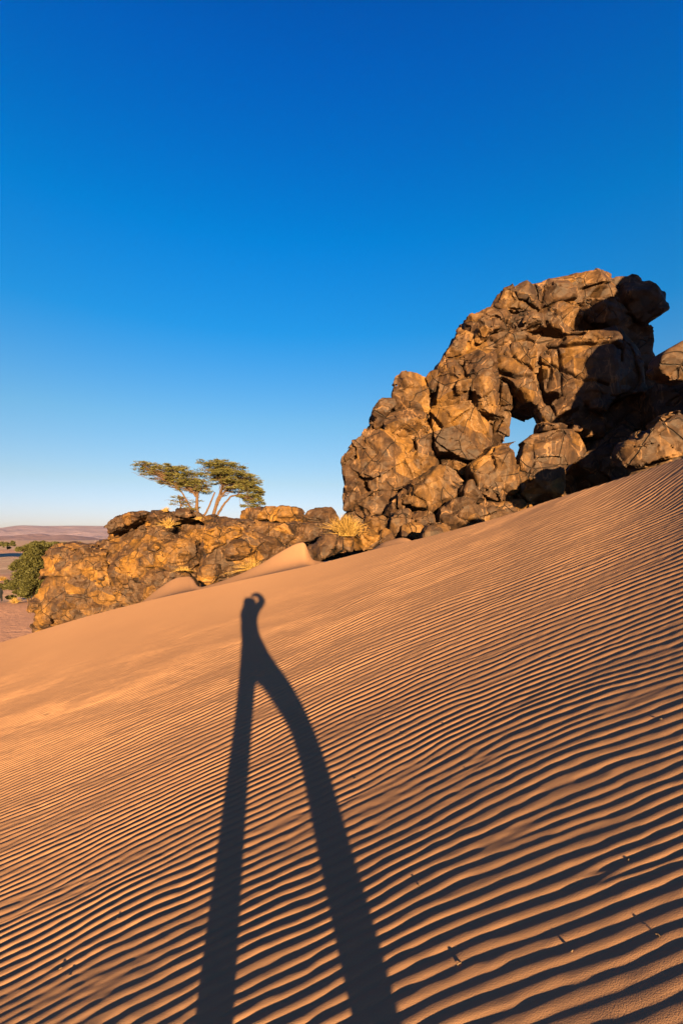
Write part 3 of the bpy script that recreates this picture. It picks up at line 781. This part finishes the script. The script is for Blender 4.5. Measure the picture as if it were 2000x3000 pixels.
# ------------------------------------------------------------------ trees, shrubs, grass
M_BARK = plain_mat('acacia_bark', (0.066, 0.034, 0.018), 0.9, 0.3, 14)
M_LEAF = leaf_mat('acacia_leaves', (0.038, 0.033, 0.009), (0.07, 0.056, 0.013))
M_BUSH = leaf_mat('dense_leaves', (0.024, 0.022, 0.005), (0.04, 0.034, 0.007))
M_DRY = leaf_mat('dry_grass', (0.15, 0.08, 0.018), (0.21, 0.115, 0.028))

def tubes(paths):
    """paths: list of (points, r0, r1) -> verts, quads"""
    V, Q = [], []
    for pts, r0, r1 in paths:
        pts = np.array(pts, float)
        n = len(pts)
        k = 6
        for i in range(n):
            d = pts[min(i + 1, n - 1)] - pts[max(i - 1, 0)]
            d = d / (np.linalg.norm(d) + 1e-9)
            u = np.cross(d, (0.3, 1, 0.1)); u /= np.linalg.norm(u) + 1e-9
            v = np.cross(d, u)
            r = r0 + (r1 - r0) * i / (n - 1)
            for a in range(k):
                an = 2 * math.pi * a / k
                V.append(pts[i] + r * (math.cos(an) * u + math.sin(an) * v))
            if i:
                b = len(V) - 2 * k
                for a in range(k):
                    Q.append((b + a, b + (a + 1) % k, b + k + (a + 1) % k, b + k + a))
    return np.array(V), np.array(Q)

def wander(a, b, rng, n=7, w=0.08, bow=0.0):
    a = np.array(a); b = np.array(b)
    L = np.linalg.norm(b - a)
    out = []
    for i in range(n):
        f = i / (n - 1)
        p = a + (b - a) * f
        if 0 < i < n - 1:
            p = p + np.array([rng.uniform(-1, 1) for _ in range(3)]) * w * L * 0.5
        p = p + np.array([0, 0, bow * L * math.sin(math.pi * f)])
        out.append(p)
    return out

def leaf_quads(cl, n, size, rng, flat=0.35, stretch=2.0, out=None, wid=0.5):
    """n little leaf sprays spread through ellipsoids cl = (centre, radii, weight)"""
    V = []
    wts = [c[2] for c in cl]
    for k in range(n):
        c, r, _ = rng.choices(cl, wts)[0]
        while True:
            d = np.array([rng.gauss(0, 1) for _ in range(3)])
            if np.linalg.norm(d) > 1e-3: break
        d = d / np.linalg.norm(d) * rng.uniform(0.25, 1.0) ** 0.6
        p = np.array(c) + d * np.array(r) * rng.uniform(0.9, 1.12)
        a = np.array([rng.uniform(-1, 1), rng.uniform(-1, 1), rng.uniform(-flat, flat)])
        if out is not None: a = a + out * np.array([d[0], d[1], d[2] * .5])
        a /= np.linalg.norm(a) + 1e-9
        b = np.cross(a, (rng.uniform(-1, 1), rng.uniform(-1, 1), rng.uniform(-1, 1)))
        b /= np.linalg.norm(b) + 1e-9
        s = size * rng.uniform(0.5, 1.3)
        V += [p - a * s * stretch * .5 - b * s * wid * .4, p - b * s * wid, p + a * s * stretch * .5 + b * s * wid * .3, p + b * s * wid]
    Q = np.arange(len(V)).reshape(-1, 4)
    return np.array(V), Q

def pxc(X, Y, y, dy, rx, ry, rz):
    c = at(X, Y, y)
    return (np.array([c[0], y + dy, c[2]]), (rx / F * y, ry, rz / F * y))

def acacia(label, y, base, stems, clumps, n, seed):
    rng = random.Random(seed)
    root = tag(empty('acacia_tree', at(*base, y)), label, 'tree', 'acacias on the ridge')
    paths = []
    tw = []
    for (pts, r0, r1) in stems:
        P = [at(p[0], p[1], y) + np.array([0, p[2] if len(p) > 2 else 0, 0]) for p in pts]
        # refine
        out = []
        for a, b in zip(P[:-1], P[1:]):
            out += wander(a, b, rng, 5, 0.06)[:-1]
        out.append(P[-1])
        paths.append((out, r0, r1))
    cl = []
    for (X, Y, dy, rx, ry, rz, wt) in clumps:
        c, r = pxc(X, Y, y, dy, rx, ry, rz)
        # break the clump into smaller layered pads
        for k in range(max(10, int(wt * 46))):
            d = np.array([rng.uniform(-1, 1) for _ in range(3)])
            q = c + d * np.array(r) * 0.85
            s = rng.uniform(0.10, 0.30)
            cl.append((q, (r[0] * s * 1.2 + .08, r[1] * s + .08, r[2] * s * .42 + .025), wt * rng.uniform(.2, 1)))
        # branchlets from the stem ends into the clump
        for k in range(int(34 * wt) + 4):
            ends = [pp for (pp, _, _) in paths[:len(stems)]]
            e = min(ends, key=lambda q: np.linalg.norm(q[-1] - c))
            st = e[-1 - rng.randint(0, 6)]
            d = np.array([rng.uniform(-1, 1) for _ in range(3)])
            tw.append((wander(st, c + d * np.array(r) * rng.choice((.7, .9, 1.15)), rng, 6, .14, .05), .02, .005))
    V, Q = tubes(paths)
    mesh_obj('trunk', V, Q, M_BARK, root, True, root.location)
    V, Q = tubes(tw)
    mesh_obj('branches', V, Q, M_BARK, root, True, root.location)
    V, Q = leaf_quads(cl, n, 0.052, rng, 0.35, 4.6, 0.5, 0.32)
    mesh_obj('crown', V, Q, M_LEAF, root, False, root.location)
TY = 29.0
acacia('left acacia on the ridge, its flat crown spreading out to the left', TY, (577, 1516),
       [([(578,1520),(577,1480),(578,1450),(572,1430)], .13, .07), ([(574,1455),(562,1438),(540,1424)], .07, .03), ([(585,1520),(576,1495),(560,1490),(548,1470),(538,1450),(518,1425),(500,1405,-.3)], .1, .03),
        ([(592,1518),(605,1500),(618,1470),(630,1442)], .08, .05), ([(530,1492),(529,1470),(522,1450)], .05, .02), ([(577,1450),(590,1425),(600,1405)], .06, .02)],
       [(455,1376,0,50,1.2,20,1.0),(425,1362,0,26,.8,9,.4),(490,1390,.3,60,1.4,30,1.3),(545,1395,-.2,52,1.3,32,1.2),(565,1422,.2,40,1.2,24,.9),(600,1425,0,26,1.0,22,.6),(525,1470,0,32,.8,18,.4),(560,1480,.1,24,.7,18,.35),(505,1420,.2,18,.5,10,.15)], 12500, 5)
acacia('right acacia on the ridge with a denser dome bent to the right', TY + .6, (625, 1518),
       [([(622,1522),(628,1500),(637,1465),(648,1440),(658,1415)], .15, .06), ([(628,1498),(640,1470),(655,1445),(668,1430)], .08, .04), ([(638,1508),(655,1480),(675,1455),(700,1448),(725,1465)], .09, .03), ([(658,1415),(652,1400),(640,1385)], .05, .02), ([(668,1430),(690,1420),(715,1420)], .05, .02)],
       [(625,1375,0,38,1.2,28,1.0),(650,1366,.2,42,1.4,20,1.0),(680,1388,-.2,48,1.5,30,1.3),(712,1410,.1,46,1.4,30,1.3),(736,1436,0,32,1.2,30,1.1),(752,1458,.1,18,.9,28,.8),(744,1478,0,20,.7,16,.5),(690,1420,.4,44,1.1,22,.8),(640,1402,.1,38,1.2,20,.8),(735,1475,-.2,30,.7,14,.4)], 20000, 6)

def bush(name, label, cat, y, base, clumps, n, size, mat, seed, group=None, trunk=True):
    rng = random.Random(seed)
    root = tag(empty(name, at(*base, y)), label, cat, group)
    cl = []
    for (X, Y, dy, rx, ry, rz, wt) in clumps:
        c, r = pxc(X, Y, y, dy, rx, ry, rz)
        for k in range(max(3, int(12 * wt))):
            d = np.array([rng.gauss(0, .55) for _ in range(3)])
            s = rng.uniform(.3, .5)
            cl.append((c + d * np.array(r) * .75, tuple(v * s for v in r), wt))
    if trunk:
        b = np.array(root.location)
        V, Q = tubes([(wander(b + (rng.uniform(-.3, .3), 0, -.3), cl[rng.randrange(len(cl))][0], rng, 7, .1), .12, .03) for k in range(6)])
        mesh_obj('trunk', V, Q, M_BARK, root, True, root.location)
    V, Q = leaf_quads(cl, n, size, rng, 0.8, 2.6, .3, .4)
    mesh_obj('crown', V, Q, mat, root, False, root.location)
bush('broadleaf_tree', 'dense olive green tree standing behind the left end of the ridge', 'tree', 57, (92, 1766),
     [(85,1660,0,34,2.2,36,1.2),(100,1625,.5,38,2.4,26,1.2),(70,1608,0,20,1.5,12,.5),(115,1650,.5,28,2,40,1),(90,1705,0,36,2.2,36,1.2),(82,1736,-.4,28,1.8,16,.8),(110,1720,.5,28,2,36,.9),(66,1690,-.3,18,1.4,22,.5)], 42000, .13, M_BUSH, 8)
bush('shrub', 'low green thicket behind the dense olive tree, along the ridge top', 'shrub', 75, (140, 1640),
     [(130,1598,0,40,2,12,1),(160,1596,0,24,2,9,.7),(110,1592,0,20,1.5,8,.5)], 6000, .18, M_BUSH, 9)
bush('shrub', 'dark green shrub in the shade at the left edge beside the standing person', 'shrub', 66, (10, 1740),
     [(10,1715,0,18,1.2,14,1),(26,1718,0,10,1,8,.5)], 2500, .16, M_BUSH, 10, trunk=False)
bush('shrub', 'small dark bush low on the plain just left of the dense tree', 'shrub', 60, (34, 1758),
     [(33,1750,0,11,.7,7,1)], 1500, .12, M_BUSH, 11, trunk=False)
bush('shrub', 'lone dark bush on the far sand flat at the left edge', 'shrub', 260, (27, 1612),
     [(26,1605,0,4,1.2,4,1)], 500, .35, M_BUSH, 12, trunk=False)
rr = random.Random(77)
for k, (X, lab) in enumerate([(4, 'distant tree at the left edge of the far tree line'), (20, 'second tree from the left edge in the far tree line'), (36, 'distant tree of the far line beside the dense olive tree'),
                              (178, 'distant tree just above the ridge behind the thicket'), (195, 'distant pale tree above the middle of the low ridge end'), (215, 'distant tree above the low ridge, left of the cliff'), (236, 'rightmost tree of the far line, touching the cliff')]):
    bush('distant_tree', lab, 'tree', 420 + rr.uniform(-30, 60), (X, 1606), [(X, 1593 + rr.uniform(-1, 2), 0, 9, 3, 5, 1), (X + 5, 1597, 0, 7, 3, 4, .6)], 700, .7, M_BUSH, 20 + k, 'far tree line', False)

def grass(label, X, Y, y, w, h, n, seed, lean=0.6):
    rng = random.Random(seed)
    b = at(X, Y, y)
    V, Q = [], []
    sc = y / F
    for k in range(n):
        an = rng.uniform(0, 2 * math.pi)
        sp = abs(rng.gauss(0, lean))
        L = h * sc * rng.uniform(.55, 1.1)
        p = b + np.array([rng.gauss(0, .12) * w * sc, rng.gauss(0, .12) * w * sc, -.04])
        d = np.array([math.cos(an) * sp, math.sin(an) * sp, 1.0]); d /= np.linalg.norm(d)
        side = np.cross(d, (rng.uniform(-1, 1), rng.uniform(-1, 1), .2)); side /= np.linalg.norm(side)
        wd = .011 * (y / 20)
        i0 = len(V)
        for s in range(4):
            f = s / 3
            q = p + d * L * f + np.array([d[0], d[1], -.5]) * L * .45 * f * f * (.3 + sp)
            ww = wd * (1 - .8 * f)
            V += [q - side * ww, q + side * ww]
        for s in range(3):
            a = i0 + 2 * s
            Q.append((a, a + 1, a + 3, a + 2))
    o = mesh_obj('grass_tuft', np.array(V), np.array(Q), M_DRY, None, False, tuple(b))
    tag(o, label, 'grass tuft', 'dry grass tufts')
grass('big golden dry grass tuft at the left foot of the arch', 1012, 1568, 18.3, 66, 68, 800, 1, .55)
grass('golden grass tuft on the ridge face below the left acacia', 496, 1545, 26.0, 24, 34, 260, 2)
grass('tiny pale grass tuft on top of the ridge left of the trees', 487, 1497, 27.0, 20, 16, 130, 3)
grass('sprawling pale straw at the foot of the ridge on the sand', 738, 1668, 17.4, 50, 46, 260, 4, 1.2)
grass('pale grass clump beneath the left acacia trunk', 583, 1521, 27.2, 24, 12, 120, 5)
grass('yellow grass clump at the foot of the dense olive tree', 45, 1766, 55, 22, 18, 160, 6)
grass('dry grass lying in a crack low on the cliff', 535, 1668, 25.4, 50, 14, 160, 7, 1.6)
grass('yellow grass patch on the plain at the left edge', 8, 1700, 84, 30, 14, 160, 8)

# ------------------------------------------------------------------ people
def skin_body(name, joints, edges, mat, parent, loc, sub=2):
    me = bpy.data.meshes.new(name)
    keys = list(joints)
    me.from_pydata([tuple(np.array(joints[k][:3]) - np.array(loc)) for k in keys], [(keys.index(a), keys.index(b)) for a, b in edges], [])
    o = bpy.data.objects.new(name, me)
    o.location = Vector(loc) - (parent.location if parent else Vector((0, 0, 0)))
    C.objects.link(o)
    if parent: o.parent = parent
    md = o.modifiers.new('skin', 'SKIN')
    for i, k in enumerate(keys):
        r = joints[k][3]
        rr_ = (r * 1.4, (joints[k][4] if len(joints[k]) > 4 else r) * 1.4)
        me.skin_vertices[0].data[i].radius = rr_
    me.skin_vertices[0].data[0].use_root = True
    sb = o.modifiers.new('sub', 'SUBSURF'); sb.levels = sub; sb.render_levels = sub
    me.materials.append(mat)
    return o
M_CLOTH = plain_mat('dark_cloth', (0.004, 0.004, 0.006), 0.9, 0.2, 30)
M_SKIN = plain_mat('skin', (0.35, 0.2, 0.13), 0.6, 0.08, 20)
M_HAIR = plain_mat('dark_hair', (0.02, 0.013, 0.01), 0.6, 0.2, 60)
M_BLACK = plain_mat('black_plastic', (0.015, 0.015, 0.016), 0.4, 0.1, 40)
M_BOOT = plain_mat('boot_leather', (0.06, 0.035, 0.02), 0.6, 0.2, 30)

def photographer():
    g1 = float(dune_z(np.array([-0.12]), np.array([-0.15]))[0]); g2 = float(dune_z(np.array([0.41]), np.array([-0.15]))[0])
    root = tag(empty('person', (0.1, -.15, min(g1, g2))), 'photographer in dark clothes holding a camera upright to the eye, standing on the dune', 'person')
    L = tuple(root.location)
    J = {
        'pelvis': (0.035, -.19, -.74, .17, .12), 'waist': (-.025, -.2, -.56, .16, .115), 'chest': (-.075, -.2, -.36, .205, .125), 'upper': (-.1, -.21, -.2, .18, .115), 'neck': (-.08, -.215, -.08, .075),
        'head': (-.075, -.2, .03, .09, .1), 'crown': (-.07, -.21, .13, .085, .09),
        'hl': (-.05, -.18, -.86, .095), 'kl': (-.088, -.12, -1.18, .066), 'cl': (-.1, -.16, -1.32, .064), 'al': (-.12, -.2, g1 + .1, .055), 'fl': (-.125, -.1, g1 + .045, .045), 'tl': (-.13, .04, g1 + .035, .035),
        'hr': (.13, -.17, -.83, .115), 'mr': (.3, -.12, -.94, .098), 'kr': (.44, -.08, -1.07, .078), 'cr': (.45, -.13, -1.2, .066), 'ar': (.41, -.19, g2 + .1, .045), 'fr': (.42, -.1, g2 + .045, .045), 'tr': (.43, .03, g2 + .035, .035),
        'sr': (.06, -.2, -.14, .068), 'er': (.21, -.16, .045, .064), 'wr': (.11, -.11, .175, .042), 'pr': (-.02, -.095, .185, .05, .04),
        'sl': (-.19, -.2, -.17, .06), 'el': (-.2, -.12, -.3, .048), 'wl': (-.06, -.06, -.13, .03), 'pl': (-.03, -.055, -.1, .034, .024),
    }
    E = [('pelvis', 'waist'), ('waist', 'chest'), ('chest', 'upper'), ('upper', 'neck'), ('neck', 'head'), ('head', 'crown'),
         ('pelvis', 'hl'), ('hl', 'kl'), ('kl', 'cl'), ('cl', 'al'), ('al', 'fl'), ('fl', 'tl'), ('pelvis', 'hr'), ('hr', 'mr'), ('mr', 'kr'), ('kr', 'cr'), ('cr', 'ar'), ('ar', 'fr'), ('fr', 'tr'),
         ('upper', 'sr'), ('sr', 'er'), ('er', 'wr'), ('wr', 'pr'), ('upper', 'sl'), ('sl', 'el'), ('el', 'wl'), ('wl', 'pl')]
    for s, (bx, by, bz), dx in (('r', (-.01, -.09, .165), -1), ('l', (-.03, -.055, -.1), 1)):
        for q in range(4):
            yy = by - .03 + q * .02
            n1, n2 = f'f{s}{q}a', f'f{s}{q}b'
            dn = -.02 if s == 'r' else .02
            ln = (.045, .055, .052, .04)[q]
            J[n1] = (bx + dx * ln * .6, yy, bz + dn * .1, .0095); J[n2] = (bx + dx * ln, yy, bz + dn, .0085)
            E += [('p' + s, n1), (n1, n2)]
        J['t' + s + 'a'] = (bx + dx * .012, by - .045, bz + (-.02 if s == 'r' else .02), .011)
        J['t' + s + 'b'] = (bx + dx * .035, by - .055, bz + (-.035 if s == 'r' else .035), .009)
        E += [('p' + s, 't' + s + 'a'), ('t' + s + 'a', 't' + s + 'b')]
    skin_body('body', J, E, M_CLOTH, root, L)
    HJ = {'a': (-.07, -.225, .135, .088, .1), 'b': (-.07, -.25, .06, .092, .095), 'c': (-.07, -.262, .0, .07, .06)}
    skin_body('hair', HJ, [('a', 'b'), ('b', 'c')], M_HAIR, root, L)
    # face: a skin-coloured shell in front of the head
    FJ = {'brow': (-.07, -.165, .05, .06, .055), 'cheek': (-.07, -.155, -.005, .056, .055), 'chin': (-.07, -.15, -.055, .036, .036), 'nose': (-.066, -.098, -.004, .014)}
    skin_body('face', FJ, [('brow', 'cheek'), ('cheek', 'chin'), ('cheek', 'nose')], M_SKIN, root, L)
    # the camera held in portrait position, behind the view point
    cr = tag(empty('handheld_camera', (0, -.06, 0)), 'black camera turned upright in the hands of the photographer', 'camera')
    def box(n, x0, x1, y0, y1, z0, z1, bev):
        V = [(x, y, z) for x in (x0, x1) for y in (y0, y1) for z in (z0, z1)]
        Fq = [(0, 1, 3, 2), (4, 6, 7, 5), (0, 4, 5, 1), (2, 3, 7, 6), (0, 2, 6, 4), (1, 5, 7, 3)]
        o = mesh_obj(n, V, Fq, M_BLACK, cr, False, tuple(cr.location))
        b = o.modifiers.new('b', 'BEVEL'); b.width = bev; b.segments = 3
    box('camera_body', -.045, .04, -.09, -.045, -.07, .075, .01)
    box('viewfinder', -.062, -.046, -.1, -.05, -.025, .025, .006)
    ring = [(np.array((math.cos(a) * .036, 0, math.sin(a) * .036))) for a in np.linspace(0, 2 * np.pi, 33)[:-1]]
    V, Fq = [], []
    for j, (yy, sc) in enumerate(((-.045, .95), (-.03, 1), (-.012, 1), (-.01, .88), (-.02, .8), (-.022, .02))):
        V += [r * sc + (0, yy, 0) for r in ring]
        if j:
            for a in range(32):
                Fq.append(((j - 1) * 32 + a, (j - 1) * 32 + (a + 1) % 32, j * 32 + (a + 1) % 32, j * 32 + a))
    mesh_obj('lens', V, Fq, M_BLACK, cr, True, tuple(cr.location))
photographer()

def far_person():
    y = 58.0
    b = at(2, 1762, y)
    root = tag(empty('person', tuple(b)), 'person in dark clothes standing on the plain, cut by the left edge of the picture', 'person')
    def j(x, yy, z, r): return (b[0] + x, b[1] + yy, b[2] + z, r)
    J = {'pelvis': j(0, 0, .92, .15), 'chest': j(0, 0, 1.3, .17), 'neck': j(0, 0, 1.5, .06), 'head': j(0, .02, 1.62, .1), 'top': j(0, .02, 1.7, .08),
         'hl': j(-.09, 0, .85, .1), 'kl': j(-.11, .02, .48, .075), 'al': j(-.12, 0, .07, .06), 'tl': j(-.12, -.14, .05, .05),
         'hr': j(.09, 0, .85, .1), 'kr': j(.12, .05, .48, .075), 'ar': j(.14, .1, .07, .06), 'tr': j(.14, -.04, .05, .05),
         'sl': j(-.2, 0, 1.42, .07), 'el': j(-.26, .03, 1.13, .055), 'wl': j(-.25, -.08, .88, .045), 'pl': j(-.25, -.12, .8, .035),
         'sr': j(.2, 0, 1.42, .07), 'er': j(.27, .03, 1.13, .055), 'wr': j(.27, -.06, .88, .045), 'pr': j(.27, -.09, .8, .035)}
    E = [('pelvis', 'chest'), ('chest', 'neck'), ('neck', 'head'), ('head', 'top'), ('pelvis', 'hl'), ('hl', 'kl'), ('kl', 'al'), ('al', 'tl'), ('pelvis', 'hr'), ('hr', 'kr'), ('kr', 'ar'), ('ar', 'tr'),
         ('chest', 'sl'), ('sl', 'el'), ('el', 'wl'), ('wl', 'pl'), ('chest', 'sr'), ('sr', 'er'), ('er', 'wr'), ('wr', 'pr')]
    skin_body('body', J, E, M_CLOTH, root, tuple(b))
far_person()

# ------------------------------------------------------------------ little twigs lying on the ripples
M_TWIG = plain_mat('dry_twig', (0.1, 0.06, 0.035), 0.8, 0.2, 50)
def ray_ground(X, Y):
    d = np.array([(X - CX) / F, 1.0, (HY - Y) / F])
    s = np.linspace(.6, 12, 4000)
    P = s[:, None] * d
    g = dune_z(P[:, 0], P[:, 1]) + ripples(P[:, 0], P[:, 1])
    return P[np.argmax(P[:, 2] < g)]
rt = random.Random(5)
for X, Y in [(1320,1955),(1305,2125),(1182,2152),(1370,2257),(1225,2595),(1345,2825),(1840,2520),(1925,2740),(1675,2788),(1935,2108),(1040,2283),(180,2838),(205,2860),(345,2692),(1612,1925)]:
    p = ray_ground(X, Y)
    L = rt.uniform(.005, .010)
    an = rt.uniform(0, 3.14)
    paths = [([p + np.array((math.cos(an), math.sin(an), 0)) * L * s + np.array((0, 0, .0015 + .003 * (1 - s * s))) for s in (-1, -.3, .3, 1)], .0025, .0014)]
    paths.append(([p + (0, 0, .004), p + np.array((math.cos(an + .9), math.sin(an + .9), .35)) * L * .8], .0018, .001))
    V, Q = tubes(paths)
    tag(mesh_obj('twig', V, Q, M_TWIG, None, True, tuple(p)), 'tiny dry twig lying on the sand ripples', 'twig', 'twigs on the sand ripples')

# ------------------------------------------------------------------ the desert air
def build_haze():
    x, y0, y1, z0, z1 = 16000, -200, 12500, -60, 330
    V = [(a, b, c) for a in (-x, x) for b in (y0, y1) for c in (z0, z1)]
    Fq = [(0, 1, 3, 2), (4, 6, 7, 5), (0, 4, 5, 1), (2, 3, 7, 6), (0, 2, 6, 4), (1, 5, 7, 3)]
    m = bpy.data.materials.new('haze')
    m.use_nodes = True
    t = m.node_tree
    for n in list(t.nodes):
        if n.type != 'OUTPUT_MATERIAL': t.nodes.remove(n)
    v = t.nodes.new('ShaderNodeVolumePrincipled')
    v.inputs['Color'].default_value = (0.9, 0.88, 0.95, 1)
    v.inputs['Density'].default_value = 2.2e-5
    v.inputs['Anisotropy'].default_value = 0.8
    t.links.new(v.outputs[0], t.nodes['Material Output'].inputs['Volume'])
    o = mesh_obj('haze', V, Fq, m, None, False)
    tag(o, 'thin haze of the desert air over the far hills', 'haze', kind='stuff')
build_haze()
